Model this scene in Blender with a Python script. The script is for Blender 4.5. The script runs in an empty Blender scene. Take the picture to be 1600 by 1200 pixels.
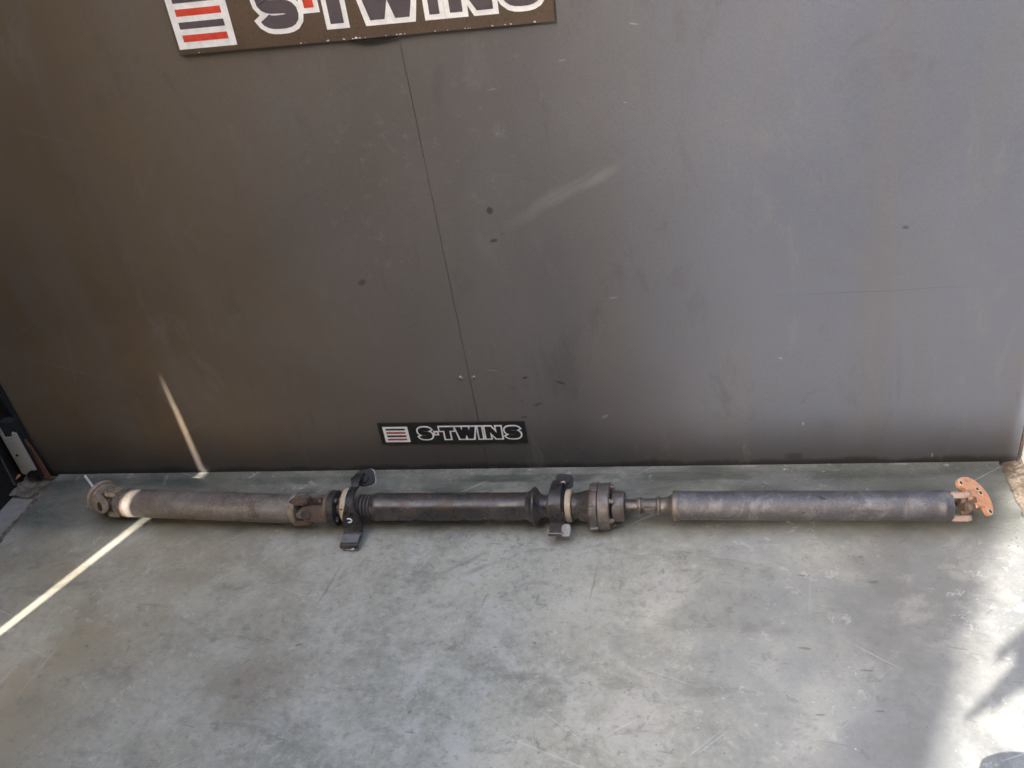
import bpy, bmesh, math, random
from mathutils import Vector, Matrix, Euler
R = math.radians
random.seed(7)
S = bpy.context.scene
COL = S.collection

# ------------------------------------------------------------------ camera
cam_d = bpy.data.cameras.new('camera')
cam = bpy.data.objects.new('camera', cam_d); COL.objects.link(cam)
cam_d.sensor_fit = 'HORIZONTAL'; cam_d.sensor_width = 36.0
cam_d.lens = 1420 / 1600 * 36.0
cam_d.clip_start = 0.02; cam_d.clip_end = 500
cx = Vector((0.9757, 0.1614, -0.1482)).normalized()
cf = Vector((-0.2166, 0.8135, -0.5398)).normalized()
cy = cf.cross(cx).normalized() * -1
cx = cf.cross(cy * -1).normalized() * -1 if False else cx
up = cx.cross(cf).normalized()
cx = cf.cross(up).normalized()
m = Matrix((cx, up, -cf)).transposed().to_4x4()
m.translation = Vector((0.5457, -1.7281, 1.3967))
cam.matrix_world = m
S.camera = cam

# ------------------------------------------------------------------ sky and sun
SUN_EL = 28.0
AZ = Vector((0.395, 0.9187, 0)).normalized()          # the way the sunlight travels over the ground
W = bpy.data.worlds.new('World'); S.world = W; W.use_nodes = True
wn = W.node_tree
bgn = wn.nodes['Background']
sky = wn.nodes.new('ShaderNodeTexSky'); sky.sky_type = 'NISHITA'
sky.sun_disc = False
sky.sun_elevation = R(SUN_EL)
sky.sun_rotation = math.atan2(-AZ.x, -AZ.y)
sky.air_density = 1.0; sky.dust_density = 8.0; sky.ozone_density = 1.2
wn.links.new(sky.outputs[0], bgn.inputs[0])
bgn.inputs[1].default_value = 0.15
sd = bpy.data.lights.new('sun', 'SUN'); sd.energy = 2.0; sd.angle = R(0.53); sd.color = (1.0, 0.965, 0.92)
sun = bpy.data.objects.new('sun', sd); COL.objects.link(sun)
dirv = Vector((AZ.x * math.cos(R(SUN_EL)), AZ.y * math.cos(R(SUN_EL)), -math.sin(R(SUN_EL))))
sun.rotation_euler = dirv.to_track_quat('-Z', 'Y').to_euler()
sun.location = (-3, -7, 5)
S.view_settings.view_transform = 'Standard'; S.view_settings.look = 'None'
S.view_settings.exposure = 3.3; S.view_settings.gamma = 1.0

# ------------------------------------------------------------------ node helpers
class NT:
    def __init__(s, name):
        s.m = bpy.data.materials.new(name); s.m.use_nodes = True
        s.t = s.m.node_tree; s.b = s.t.nodes['Principled BSDF']
        s.tc = s.t.nodes.new('ShaderNodeTexCoord').outputs['Object']
    def link(s, a, b):
        if hasattr(a, 'is_output') or isinstance(a, bpy.types.NodeSocket): s.t.links.new(a, b)
        else: b.default_value = a
    def mapping(s, loc=(0,0,0), rot=(0,0,0), sc=(1,1,1), src=None, typ='POINT'):
        n = s.t.nodes.new('ShaderNodeMapping'); n.vector_type = typ
        n.inputs['Location'].default_value = loc; n.inputs['Rotation'].default_value = rot; n.inputs['Scale'].default_value = sc
        s.t.links.new(src or s.tc, n.inputs['Vector']); return n.outputs[0]
    def noise(s, scale, detail=4, rough=0.55, dist=0.0, src=None, color=False):
        n = s.t.nodes.new('ShaderNodeTexNoise'); n.inputs['Scale'].default_value = scale
        n.inputs['Detail'].default_value = detail; n.inputs['Roughness'].default_value = rough; n.inputs['Distortion'].default_value = dist
        s.t.links.new(src or s.tc, n.inputs['Vector']); return n.outputs['Color' if color else 'Fac']
    def voronoi(s, scale, src=None, feature='F1'):
        n = s.t.nodes.new('ShaderNodeTexVoronoi'); n.feature = feature; n.inputs['Scale'].default_value = scale
        s.t.links.new(src or s.tc, n.inputs['Vector']); return n.outputs['Distance']
    def ramp(s, fac, a, b, lo=0.0, hi=1.0, smooth=True):
        n = s.t.nodes.new('ShaderNodeMapRange'); n.interpolation_type = 'SMOOTHSTEP' if smooth else 'LINEAR'
        n.inputs['From Min'].default_value = a; n.inputs['From Max'].default_value = b
        n.inputs['To Min'].default_value = lo; n.inputs['To Max'].default_value = hi
        s.t.links.new(fac, n.inputs['Value']); return n.outputs[0]
    def mix(s, fac, a, b, mode='MIX'):
        n = s.t.nodes.new('ShaderNodeMix'); n.data_type = 'RGBA'; n.blend_type = mode
        s.link(fac, n.inputs[0])
        for v, k in ((a, 6), (b, 7)):
            if isinstance(v, tuple): v = (v[0], v[1], v[2], 1.0)
            s.link(v, n.inputs[k])
        return n.outputs[2]
    def math(s, op, a, b=0.0):
        n = s.t.nodes.new('ShaderNodeMath'); n.operation = op
        s.link(a, n.inputs[0]); s.link(b, n.inputs[1]); return n.outputs[0]
    def sep(s, src=None):
        n = s.t.nodes.new('ShaderNodeSeparateXYZ'); s.t.links.new(src or s.tc, n.inputs[0]); return n.outputs
    def spot(s, c, r, rot=0.0, plane='xy', soft=0.5, wob=0.0, wscale=30):
        """elliptic mark at c, radii r; 1 inside"""
        src = s.tc
        if wob:
            nz = s.noise(wscale, 3, color=True)
            v = s.t.nodes.new('ShaderNodeVectorMath'); v.operation = 'MULTIPLY_ADD'
            s.t.links.new(nz, v.inputs[0]); v.inputs[1].default_value = (wob,)*3
            w2 = s.t.nodes.new('ShaderNodeVectorMath'); w2.operation = 'SUBTRACT'
            s.t.links.new(s.tc, v.inputs[2]); s.t.links.new(v.outputs[0], w2.inputs[0]); w2.inputs[1].default_value = (wob/2,)*3
            src = w2.outputs[0]
        if plane == 'xy': loc, ro, sc = (c[0], c[1], 0), (0, 0, rot), (r[0], r[1], 1)
        else: loc, ro, sc = (c[0], 0, c[1]), (0, -rot, 0), (r[0], 1, r[1])
        p = s.mapping(loc, ro, sc, src, 'TEXTURE')
        fl = s.t.nodes.new('ShaderNodeVectorMath'); fl.operation = 'MULTIPLY'
        s.t.links.new(p, fl.inputs[0]); fl.inputs[1].default_value = (1, 1, 0) if plane == 'xy' else (1, 0, 1)
        ln = s.t.nodes.new('ShaderNodeVectorMath'); ln.operation = 'LENGTH'; s.t.links.new(fl.outputs[0], ln.inputs[0])
        return s.ramp(ln.outputs['Value'], 1.0, 1.0 - soft, 0, 1)
    def addmax(s, lst):
        o = lst[0]
        for k in lst[1:]: o = s.math('MAXIMUM', o, k)
        return o
    def bump(s, h, strength=0.3, dist=0.002):
        n = s.t.nodes.new('ShaderNodeBump'); n.inputs['Strength'].default_value = strength; n.inputs['Distance'].default_value = dist
        s.t.links.new(h, n.inputs['Height']); s.t.links.new(n.outputs[0], s.b.inputs['Normal'])
    def out(s, col, rough=0.5, metal=0.0, spec=0.5):
        if isinstance(col, tuple): col = (col[0], col[1], col[2], 1)
        s.link(col, s.b.inputs['Base Color']); s.link(rough, s.b.inputs['Roughness']); s.link(metal, s.b.inputs['Metallic'])
        s.b.inputs['Specular IOR Level'].default_value = spec
        return s.m

def scratches(n, angle, scale, stretch, thr, width=0.03, plane='xy', seed=0.0):
    rot = (0, 0, angle) if plane == 'xy' else (0, angle, 0)
    sc = (scale / stretch, scale, scale) if plane == 'xy' else (scale / stretch, scale, scale)
    p = n.mapping((seed * .13, 0, seed * .17), rot, (1, 1, 1)); p = n.mapping((seed, seed * 2, seed * 3), (0, 0, 0), sc, p)
    v = n.noise(1.0, 1.0, 0.4, 0.15, p)
    return n.ramp(v, thr, thr + width)

# ------------------------------------------------------------------ materials
def mat_floor():
    n = NT('worn_grey_floor')
    big = n.noise(2.3, 5, 0.6, 0.6); mid = n.noise(9, 6, 0.65, 0.8); fine = n.noise(60, 5, 0.7)
    grain = n.noise(420, 2, 0.6)
    c = n.mix(n.ramp(big, .35, .65), (.325, .318, .252), (.45, .438, .352))
    c = n.mix(n.ramp(mid, .46, .68, 0, .7), c, (.52, .505, .46))
    c = n.mix(n.ramp(mid, .46, .30, 0, .5), c, (.215, .217, .203))
    c = n.mix(n.ramp(fine, .50, .66, 0, .5), c, (.52, .51, .48))
    c = n.mix(n.ramp(fine, .48, .32, 0, .55), c, (.17, .168, .158))
    c = n.mix(n.ramp(grain, .35, .65, 0, .22), c, (.19, .188, .18))
    y = n.sep()[1]
    # left side tinted brown to paint in warm light, plus one brown patch
    x = n.sep()[0]
    br = n.math('MULTIPLY', n.ramp(x, .05, -.85, 0, 1), n.ramp(n.noise(3.1, 5, .6), .36, .64, .45, .95))
    c = n.mix(br, c, (.29, .245, .17))
    br2 = n.spot((-.36, -.66), (.16, .12), .5, wob=.10, wscale=6, soft=.9)
    c = n.mix(n.math('MULTIPLY', br2, .5), c, (.22, .175, .125))
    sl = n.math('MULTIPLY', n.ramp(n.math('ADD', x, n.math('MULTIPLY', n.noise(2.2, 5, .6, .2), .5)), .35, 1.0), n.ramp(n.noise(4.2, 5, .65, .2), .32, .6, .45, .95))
    c = n.mix(n.math('MULTIPLY', sl, .9), c, (.212, .222, .226))  # right side darkened in colour to hold back its bright light
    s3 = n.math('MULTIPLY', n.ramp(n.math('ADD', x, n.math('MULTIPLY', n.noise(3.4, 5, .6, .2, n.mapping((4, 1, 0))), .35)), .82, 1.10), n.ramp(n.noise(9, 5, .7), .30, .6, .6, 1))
    c = n.mix(n.math('MULTIPLY', s3, .85), c, (.160, .157, .146))  # far right darkened again so the sun patch stays below white
    cl = n.noise(5.5, 7, .68, .25)
    c = n.mix(n.ramp(cl, .50, .66, 0, .26), c, (.52, .508, .43)); c = n.mix(n.ramp(cl, .46, .30, 0, .50), c, (.150, .150, .126))
    # greenish dirt band along the wall, with contact shade painted in under the shaft
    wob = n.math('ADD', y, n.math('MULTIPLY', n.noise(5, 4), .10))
    grime_shade = n.math('MULTIPLY', n.ramp(wob, -.235, -.13, 0, 1), n.ramp(n.noise(6, 5, .65, .3, n.mapping((5, 2, 0), (0, 0, 0), (1, 2.2, 1))), .30, .62, .95, .55))
    c = n.mix(grime_shade, c, (.070, .075, .062))
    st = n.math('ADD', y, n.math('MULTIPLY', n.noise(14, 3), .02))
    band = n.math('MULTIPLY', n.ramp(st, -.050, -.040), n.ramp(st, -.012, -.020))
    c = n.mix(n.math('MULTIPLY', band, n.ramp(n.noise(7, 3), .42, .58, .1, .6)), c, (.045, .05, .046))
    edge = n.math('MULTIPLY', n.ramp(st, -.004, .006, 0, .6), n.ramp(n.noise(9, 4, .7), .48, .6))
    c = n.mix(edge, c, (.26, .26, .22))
    g1 = n.noise(150, 4, .78); g2 = n.noise(24, 7, .78, .3); g3 = n.noise(3.0, 3)
    c = n.mix(n.math('MULTIPLY', n.ramp(g1, .54, .68, 0, .20), n.ramp(g3, .62, .42)), c, (.54, .525, .46)); c = n.mix(n.math('MULTIPLY', n.ramp(g1, .44, .33, 0, .34), n.ramp(g3, .42, .62)), c, (.105, .104, .092))
    g4 = n.noise(6, 6, .72, .5, n.mapping((6, 3, 0), (0, 0, .5), (.7, 1.6, 1)))
    c = n.mix(n.ramp(g4, .54, .66, 0, .42), c, (.150, .152, .132))
    c = n.mix(n.math('MULTIPLY', n.ramp(g2, .575, .615, 0, .45), n.ramp(g3, .40, .55)), c, (.135, .132, .115))
    c = n.mix(n.math('MULTIPLY', n.ramp(g2, .42, .385, 0, .40), n.ramp(g3, .58, .45)), c, (.52, .505, .45))
    # drag marks and patches
    dk = n.addmax([n.spot((.0, -.33), (.085, .010), .62, wob=.02, soft=.9), n.spot((.03, -.35), (.06, .012), .55, wob=.02, soft=.9),
                   n.spot((-.30, -.40), (.09, .004), 1.45, wob=.012, soft=.8), n.spot((.287, -.38), (.09, .0028), 1.5, wob=.006, soft=.9),
                   n.spot((.06, -.44), (.04, .0035), 1.35, wob=.012, soft=.9)])
    c = n.mix(n.math('MULTIPLY', dk, .42), c, (.11, .112, .105))
    pk = n.spot((.58, -.46), (.16, .10), .4, wob=.16, wscale=14, soft=.8)
    c = n.mix(n.math('MULTIPLY', pk, .38), c, (.15, .15, .145))
    arc = n.spot((.156, -.405), (.05, .03), .3, wob=.02, soft=.45); arc2 = n.spot((.158, -.412), (.044, .026), .3, wob=.02, soft=.35)
    c = n.mix(n.math('MULTIPLY', n.math('SUBTRACT', arc, arc2), .3), c, (.12, .12, .115))
    # thin scratches, pale and dark
    s1 = n.addmax([scratches(n, -.62, 90, 26, .73, .05, seed=1.3), scratches(n, -.75, 110, 30, .735, .05, seed=4.1),
                   scratches(n, .35, 70, 50, .75, .04, seed=8.3), scratches(n, -1.45, 55, 60, .75, .04, seed=2.7)])
    patch = n.ramp(n.noise(3.4, 3), .42, .6)
    c = n.mix(n.math('MULTIPLY', n.math('MULTIPLY', s1, patch), .26), c, (.62, .61, .58))
    sx = n.addmax([n.spot((.262, -.735), (.075, .0011), -.62, soft=.6, wob=.004), n.spot((.815, -.555), (.062, .0012), -.62, soft=.6, wob=.004),
                                      n.spot((.45, -.62), (.08, .0009), -.35, soft=.6, wob=.004), n.spot((.995, -.75), (.03, .0016), .4, soft=.6, wob=.002)])
    c = n.mix(n.math('MULTIPLY', sx, .28), c, (.68, .67, .64))
    s2 = n.addmax([scratches(n, .15, 120, 7, .72, .05, seed=3.3), scratches(n, -.8, 130, 6, .73, .05, seed=6.6)])
    c = n.mix(n.math('MULTIPLY', n.math('MULTIPLY', s2, n.ramp(n.noise(2.6, 2), .45, .6)), .35), c, (.07, .07, .066))
    # pits: little dark dashes
    pits = n.addmax([n.spot((.84, -.374), (.014, .005), .1, wob=.012, soft=.6), n.spot((.712, -.359), (.018, .0025), -.05, wob=.006),
                     n.spot((.695, -.543), (.016, .004), -.1, wob=.008), n.spot((.796, -.59), (.014, .003), -.05, wob=.006),
                     n.spot((.804, -.675), (.01, .003), 0, wob=.006), n.spot((.706, -.687), (.011, .003), 0, wob=.006),
                     n.spot((-.018, -.763), (.014, .002), -.05, wob=.004), n.spot((.184, -.549), (.005, .003), 0, wob=.004),
                     n.spot((.826, -.304), (.010, .006), 0, wob=.016, soft=.9), n.spot((-.31, -.57), (.012, .005), .3, wob=.012),
                     n.spot((-.03, -.72), (.004, .004), 0, wob=.003), n.spot((.09, -.42), (.005, .0025), .4, wob=.003),
                     n.spot((.05, -.405), (.004, .0022), .2, wob=.003), n.spot((.12, -.40), (.004, .0025), -.6, wob=.003)])
    vp = n.voronoi(26, n.mapping((0, 0, 0), (0, 0, .3), (.6, 1.5, 1)))
    dots = n.math('MULTIPLY', n.ramp(vp, .10, .05), n.ramp(n.noise(4, 2), .50, .6))
    pits = n.math('MAXIMUM', pits, n.math('MULTIPLY', dots, .8))
    c = n.mix(n.math('MULTIPLY', pits, .48), c, (.05, .05, .047))
    chips = n.math('MULTIPLY', n.ramp(n.voronoi(34, n.mapping((3, 1, 0))), .07, .03), n.ramp(n.noise(5, 2), .52, .62))
    chips = n.math('MAXIMUM', chips, n.math('MULTIPLY', n.ramp(n.noise(95, 4, .7), .66, .74), n.ramp(x, .55, 1.0, .15, .8)))
    c = n.mix(n.math('MULTIPLY', chips, .6), c, (.66, .65, .62))
    rough = n.ramp(mid, .3, .7, .52, .34)
    h = n.math('ADD', n.math('MULTIPLY', fine, .6), n.math('MULTIPLY', grain, .35))
    n.bump(n.math('SUBTRACT', h, pits), .28, .0012)
    return n.out(c, rough, 0, .5)

def mat_panel():
    n = NT('dark_grey_wall_sheet')
    big = n.noise(1.6, 4, .55, .4); mid = n.noise(7, 6, .65, .6); fine = n.noise(45, 5, .7); gr = n.noise(300, 2, .6)
    xw = n.math('ADD', n.sep()[0], n.math('MULTIPLY', n.math('SUBTRACT', n.noise(1.9, 4, .6, .5, n.mapping((0, 0, 0), (0, 0, 0), (1, 1, .5))), .5), .55))
    cool_tint = n.mix(n.ramp(big, .35, .65), (.110, .124, .162), (.128, .143, .184))
    mid_tint = n.mix(n.ramp(big, .35, .65), (.138, .126, .116), (.160, .147, .136))      # warm light painted brown on the left, cool light painted blue on the right
    warm_tint = n.mix(n.ramp(big, .35, .65), (.116, .080, .047), (.146, .106, .065))
    c = n.mix(n.ramp(xw, -1.0, .15), warm_tint, mid_tint); c = n.mix(n.ramp(xw, .0, .75), c, cool_tint)
    streak = n.noise(3, 5, .6, .3, n.mapping((0, 0, 0), (0, 0, 0), (3.2, 1, .28)))
    c = n.mix(n.ramp(streak, .45, .7, 0, .30), c, (.135, .127, .122))
    c = n.mix(n.ramp(mid, .52, .75, 0, .25), c, (.165, .155, .15))
    haze = n.math('MULTIPLY', n.ramp(n.noise(30, 6, .75), .54, .72), n.addmax([n.spot((.1, .85), (.35, .3), .3, 'xz', .9, .2, 4), n.spot((-.12, .72), (.22, .34), 0, 'xz', .9, .2, 4)]))
    c = n.mix(n.math('MULTIPLY', haze, .55), c, (.27, .25, .24))
    c = n.mix(n.ramp(gr, .4, .7, 0, .18), c, (.05, .047, .045))
    # dirt and painted base shade towards the foot, with a ragged edge
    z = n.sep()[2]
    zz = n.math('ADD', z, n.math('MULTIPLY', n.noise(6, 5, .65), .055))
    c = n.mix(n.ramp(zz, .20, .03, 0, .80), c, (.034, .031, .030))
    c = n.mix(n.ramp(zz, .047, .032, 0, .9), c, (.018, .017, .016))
    sc = n.addmax([scratches(n, .5, 40, 22, .73, .06, 'xz', 2.2), scratches(n, -.35, 46, 26, .735, .06, 'xz', 5.7), scratches(n, 1.35, 38, 24, .735, .06, 'xz', 7.9)])
    c = n.mix(n.math('MULTIPLY', n.math('MULTIPLY', sc, n.ramp(n.noise(2.4, 3), .46, .62)), .10), c, (.27, .26, .25))
    rub = n.noise(4.2, 6, .72, .5, n.mapping((2, 3, 9), (0, .3, 0), (1.6, 1, .7)))
    c = n.mix(n.ramp(rub, .56, .70, 0, .22), c, (.21, .20, .19)); c = n.mix(n.ramp(rub, .44, .30, 0, .30), c, (.055, .050, .047))
    # rubbed pale smears, dents and chips
    sm = n.addmax([n.spot((.245, .70), (.16, .022), .46, 'xz', .95, .03, 12), n.spot((.33, .735), (.07, .016), .46, 'xz', .9, .02, 12)])
    c = n.mix(n.math('MULTIPLY', sm, .45), c, (.25, .24, .235))
    ln = n.addmax([n.spot((.27, .715), (.11, .0011), .46, 'xz', .7, .003, 12), n.spot((.87, .446), (.27, .0016), -.01, 'xz', .8, .012, 5),
                   n.spot((-.12, .42), (.05, .0012), .3, 'xz', .8, .004), n.spot((.05, .295), (.02, .001), -.15, 'xz', .7, .003)])
    c = n.mix(n.math('MULTIPLY', ln, .35), c, (.04, .038, .037))
    ch = n.addmax([n.spot((.341, .464), (.012, .0017), .1, 'xz', .4, .004), n.spot((.427, 1.019), (.010, .002), -.3, 'xz', .4, .006),
                   n.spot((.29, .97), (.008, .0015), .1, 'xz', .4, .004), n.spot((.689, .293), (.005, .003), -.4, 'xz', .4, .003),
                   n.spot((.294, .151), (.012, .006), .4, 'xz', .8, .012), n.spot((.046, .291), (.018, .0012), -.15, 'xz', .4, .003),
                   n.spot((.40, .88), (.004, .0015), .4, 'xz', .4, .003), n.spot((.15, .93), (.014, .0014), .1, 'xz', .6, .004),
                   n.spot((.74, .115), (.003, .006), 0, 'xz', .4, .003), n.spot((1.02, .02), (.002, .008), 0, 'xz', .4, .003)])
    c = n.mix(n.math('MULTIPLY', ch, .5), c, (.34, .33, .315))
    fl = n.math('MULTIPLY', n.ramp(n.voronoi(17, n.mapping((2, 0, 1), (0, .4, 0), (1, 1, .8))), .035, .015), n.ramp(n.noise(6, 2), .5, .56))
    c = n.mix(n.math('MULTIPLY', fl, .22), c, (.33, .32, .30))
    dk = n.addmax([n.spot((.104, .684), (.008, .009), 0, 'xz', .35, .003), n.spot((.101, .616), (.011, .006), .2, 'xz', .6, .008),
                   n.spot((-.216, .536), (.016, .010), .4, 'xz', .9, .02), n.spot((.199, .249), (.016, .005), -.3, 'xz', .7, .01),
                   n.spot((.119, .267), (.010, .005), .3, 'xz', .7, .01), n.spot((.919, .584), (.010, .005), .2, 'xz', .9, .012),
                   n.spot((.122, .63), (.002, .002), 0, 'xz', .4), n.spot((.102, .20), (.003, .003), 0, 'xz', .5), n.spot((.10, .155), (.012, .004), 0, 'xz', .8, .01),
                   n.spot((.14, .19), (.016, .005), .2, 'xz', .8, .015), n.spot((.72, .02), (.03, .02), 0, 'xz', .8, .03), n.spot((.40, .012), (.03, .016), 0, 'xz', .8, .03)])
    c = n.mix(n.math('MULTIPLY', dk, .7), c, (.018, .016, .016))
    n.bump(n.math('ADD', n.math('MULTIPLY', n.noise(3.0, 3), 1.0), n.math('MULTIPLY', gr, .02)), .25, .004)
    rough = n.ramp(mid, .3, .7, .40, .50)
    return n.out(c, rough, 0, .36)

def mat_metal(name, paint, rust, dust, amt=.5, scale=30, rough=(.45, .7), metal=.0, dust_amt=.3, bump=.35, spec=.5):
    n = NT(name)
    a = n.noise(scale, 6, .7, .6); b = n.noise(scale * 4.3, 5, .7); d = n.noise(scale * .4, 5, .65, .8)
    c = n.mix(n.ramp(a, .62 - .3 * amt, .78 - .3 * amt), paint, rust)
    c = n.mix(n.ramp(d, .45, .68, 0, dust_amt), c, dust)
    c = n.mix(n.ramp(b, .60, .78, 0, .45), c, dust)
    c = n.mix(n.ramp(b, .42, .25, 0, .55), c, (paint[0] * .35, paint[1] * .35, paint[2] * .35))
    e = n.noise(scale * 9, 3, .7); g = n.noise(scale * 1.7, 3, .6, 1.0, n.mapping((3, 7, 1)))
    c = n.mix(n.math('MULTIPLY', n.ramp(e, .60, .68, 0, .7), n.ramp(g, .42, .60)), c, (min(1, dust[0] * 1.5), min(1, dust[1] * 1.5), min(1, dust[2] * 1.5)))
    c = n.mix(n.math('MULTIPLY', n.ramp(e, .42, .35, 0, .8), n.ramp(g, .62, .46)), c, (rust[0] * .4, rust[1] * .35, rust[2] * .3))
    c = n.mix(n.ramp(n.noise(scale * 1.1, 2, .5, 0, n.mapping((9, 4, 2), (0, 0, 0), (.5, 1, 1))), .70, .73, 0, .75), c, (.02, .017, .015))
    n.bump(n.math('ADD', n.math('MULTIPLY', a, .6), n.math('ADD', n.math('MULTIPLY', b, .5), n.math('MULTIPLY', e, .25))), bump, .0015)
    return n.out(c, n.ramp(a, .35, .7, rough[0], rough[1]), metal, spec)

def mat_plain(name, col, rough=.5, var=.12, scale=40, metal=0, spec=.5, bump=.15):
    n = NT(name)
    a = n.noise(scale, 4, .65)
    lo = tuple(v * (1 - var * 2) for v in col); hi = tuple(min(1, v * (1 + var)) for v in col)
    c = n.mix(n.ramp(a, .35, .65), lo, hi)
    n.bump(a, bump, .001)
    return n.out(c, rough, metal, spec)

M = dict(
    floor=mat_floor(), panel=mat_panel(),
    tube_brown=mat_metal('weathered_brown_tube', (.135, .115, .098), (.100, .064, .046), (.27, .245, .215), .42, 26, (.38, .6), .15, .5),
    tube_dark=mat_metal('dark_tube', (.046, .042, .040), (.080, .045, .032), (.20, .16, .14), .42, 30, (.24, .46), .2, .30),
    tube_grey=mat_metal('blue_grey_tube', (.066, .066, .077), (.062, .045, .038), (.235, .23, .245), .25, 48, (.34, .52), .15, .45, .9),
    cast_brown=mat_metal('rusty_casting', (.125, .085, .062), (.105, .058, .036), (.24, .19, .145), .5, 45, (.5, .7), .1, .4),
    cast_grey=mat_metal('grey_joint_steel', (.105, .094, .088), (.105, .066, .047), (.27, .245, .225), .42, 50, (.32, .52), .3, .45),
    cast_tan=mat_metal('tan_rust_casting', (.25, .195, .135), (.16, .10, .06), (.36, .30, .225), .35, 50, (.55, .75), 0, .45),
    tan_ring=mat_metal('tan_bearing_ring', (.46, .36, .24), (.32, .22, .13), (.58, .49, .36), .3, 40, (.5, .7), 0, .35),
    copper=mat_metal('pink_primer_rust', (.47, .215, .110), (.27, .115, .058), (.58, .37, .25), .45, 45, (.5, .7), 0, .35),
    cast_pink=mat_metal('pinkish_casting', (.30, .225, .185), (.20, .13, .09), (.40, .34, .29), .35, 50, (.5, .7), 0, .35),
    black=mat_metal('black_bracket_paint', (.020, .019, .019), (.060, .040, .031), (.10, .088, .078), .36, 35, (.24, .46), 0, .25, .4, .5),
    rubber=mat_plain('black_rubber', (.016, .015, .015), .7, .2, 60),
    brown_rubber=mat_metal('dusty_rubber_boot', (.055, .045, .040), (.06, .045, .038), (.16, .14, .125), .3, 60, (.5, .7), 0, .4),
    stub=mat_metal('grimy_stub_steel', (.080, .071, .064), (.085, .055, .040), (.19, .17, .15), .4, 50, (.36, .55), .25, .4),
    zinc=mat_plain('pale_zinc', (.62, .60, .56), .4, .08, 80),
    lit_grey=mat_metal('lit_grey_paint', (.15, .15, .155), (.08, .07, .065), (.24, .235, .23), .2, 60, (.35, .5), 0, .3),
    shiny=mat_plain('bright_steel', (.62, .60, .57), .22, .1, 60, 1.0),
    chipped=mat_metal('worn_pale_edge', (.30, .275, .245), (.12, .10, .085), (.46, .43, .39), .35, 70, (.4, .6), .1, .3),
    white_paint=mat_plain('white_paint', (.80, .79, .76), .5, .04, 60),
    orange_paint=mat_plain('orange_dust', (.40, .26, .16), .8, .2, 90),
    hole=mat_plain('dark_hole', (.012, .011, .010), .9, .1, 40),
    screw=mat_plain('zinc_screw', (.30, .29, .28), .4, .2, 200, .6),
)

# ------------------------------------------------------------------ mesh helpers
ORIG = {}
def tag(o, label=None, cat=None, group=None, kind=None):
    for k, v in (('label', label), ('category', cat), ('group', group), ('kind', kind)):
        if v: o[k] = v
    return o
def thing(name, label, cat, loc, group=None):
    o = bpy.data.objects.new(name, None); COL.objects.link(o); o.location = loc
    o.empty_display_size = .05
    ORIG[o] = Vector(loc)
    return tag(o, label, cat, group)
def obj(name, bm, mat, parent=None, sharp=38, label=None, origin=None):
    off = ORIG.get(parent, None)
    if off is None: off = Vector(origin) if origin else Vector((0, 0, 0))
    bm.normal_update()
    bmesh.ops.recalc_face_normals(bm, faces=bm.faces[:])
    ca = R(sharp)
    for e in bm.edges:
        if len(e.link_faces) == 2 and e.calc_face_angle(0) > ca: e.smooth = False
    for f in bm.faces: f.smooth = True
    bmesh.ops.translate(bm, verts=bm.verts[:], vec=-off)
    me = bpy.data.meshes.new(name); bm.to_mesh(me); bm.free()
    mats = mat if isinstance(mat, (list, tuple)) else [mat]
    for k in mats: me.materials.append(k)
    o = bpy.data.objects.new(name, me); COL.objects.link(o)
    if parent: o.parent = parent
    else: o.location = off
    ORIG[o] = off
    if label: o['label'] = label
    return o
def basis(d, hint=(0, 0, 1)):
    d = Vector(d).normalized(); h = Vector(hint)
    if abs(d.dot(h)) > .98: h = Vector((0, 1, 0))
    a = h.cross(d).normalized(); b = d.cross(a).normalized()
    return d, a, b                      # b is nearest to hint
def lathe(bm, p0, d, prof, seg=40, cap=True, wob=0.0):
    """prof: list of (t, r) along d from p0"""
    d, a, b = basis(d); p0 = Vector(p0); rings = []
    for t, r in prof:
        ring = []
        for k in range(seg):
            an = 2 * math.pi * k / seg
            rr = r * (1 + wob * math.sin(3 * an + t * 50) * random.uniform(.6, 1))
            ring.append(bm.verts.new(p0 + d * t + (a * math.cos(an) + b * math.sin(an)) * rr))
        rings.append(ring)
    for i in range(len(rings) - 1):
        for k in range(seg):
            bm.faces.new((rings[i][k], rings[i][(k + 1) % seg], rings[i + 1][(k + 1) % seg], rings[i + 1][k]))
    if cap:
        bm.faces.new(rings[0][::-1]); bm.faces.new(rings[-1])
    return bm
def box(bm, c, sz, rot=None, bev=0.0):
    mt = Matrix.Translation(Vector(c))
    if rot is not None: mt = mt @ rot.to_4x4()
    mt = mt @ Matrix.Diagonal((sz[0], sz[1], sz[2], 1))
    r = bmesh.ops.create_cube(bm, size=1, matrix=mt)
    if bev:
        es = list({e for v in r['verts'] for e in v.link_edges})
        bmesh.ops.bevel(bm, geom=es, offset=bev, segments=2, affect='EDGES', profile=.6)
    return bm
def prism(bm, pts, o, u, v, w, thick, bev=0.0):
    """polygon pts (2D in u,v) at o, extruded thick along w"""
    o, u, v, w = Vector(o), Vector(u), Vector(v), Vector(w)
    A = [bm.verts.new(o + u * p[0] + v * p[1]) for p in pts]
    B = [bm.verts.new(o + u * p[0] + v * p[1] + w * thick) for p in pts]
    f1 = bm.faces.new(A[::-1]); f2 = bm.faces.new(B); n = len(pts)
    for k in range(n): bm.faces.new((A[k], A[(k + 1) % n], B[(k + 1) % n], B[k]))
    if bev:
        es = list(set(f1.edges[:] + f2.edges[:]))
        bmesh.ops.bevel(bm, geom=es, offset=bev, segments=2, affect='EDGES', profile=.6)
    return bm
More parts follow.
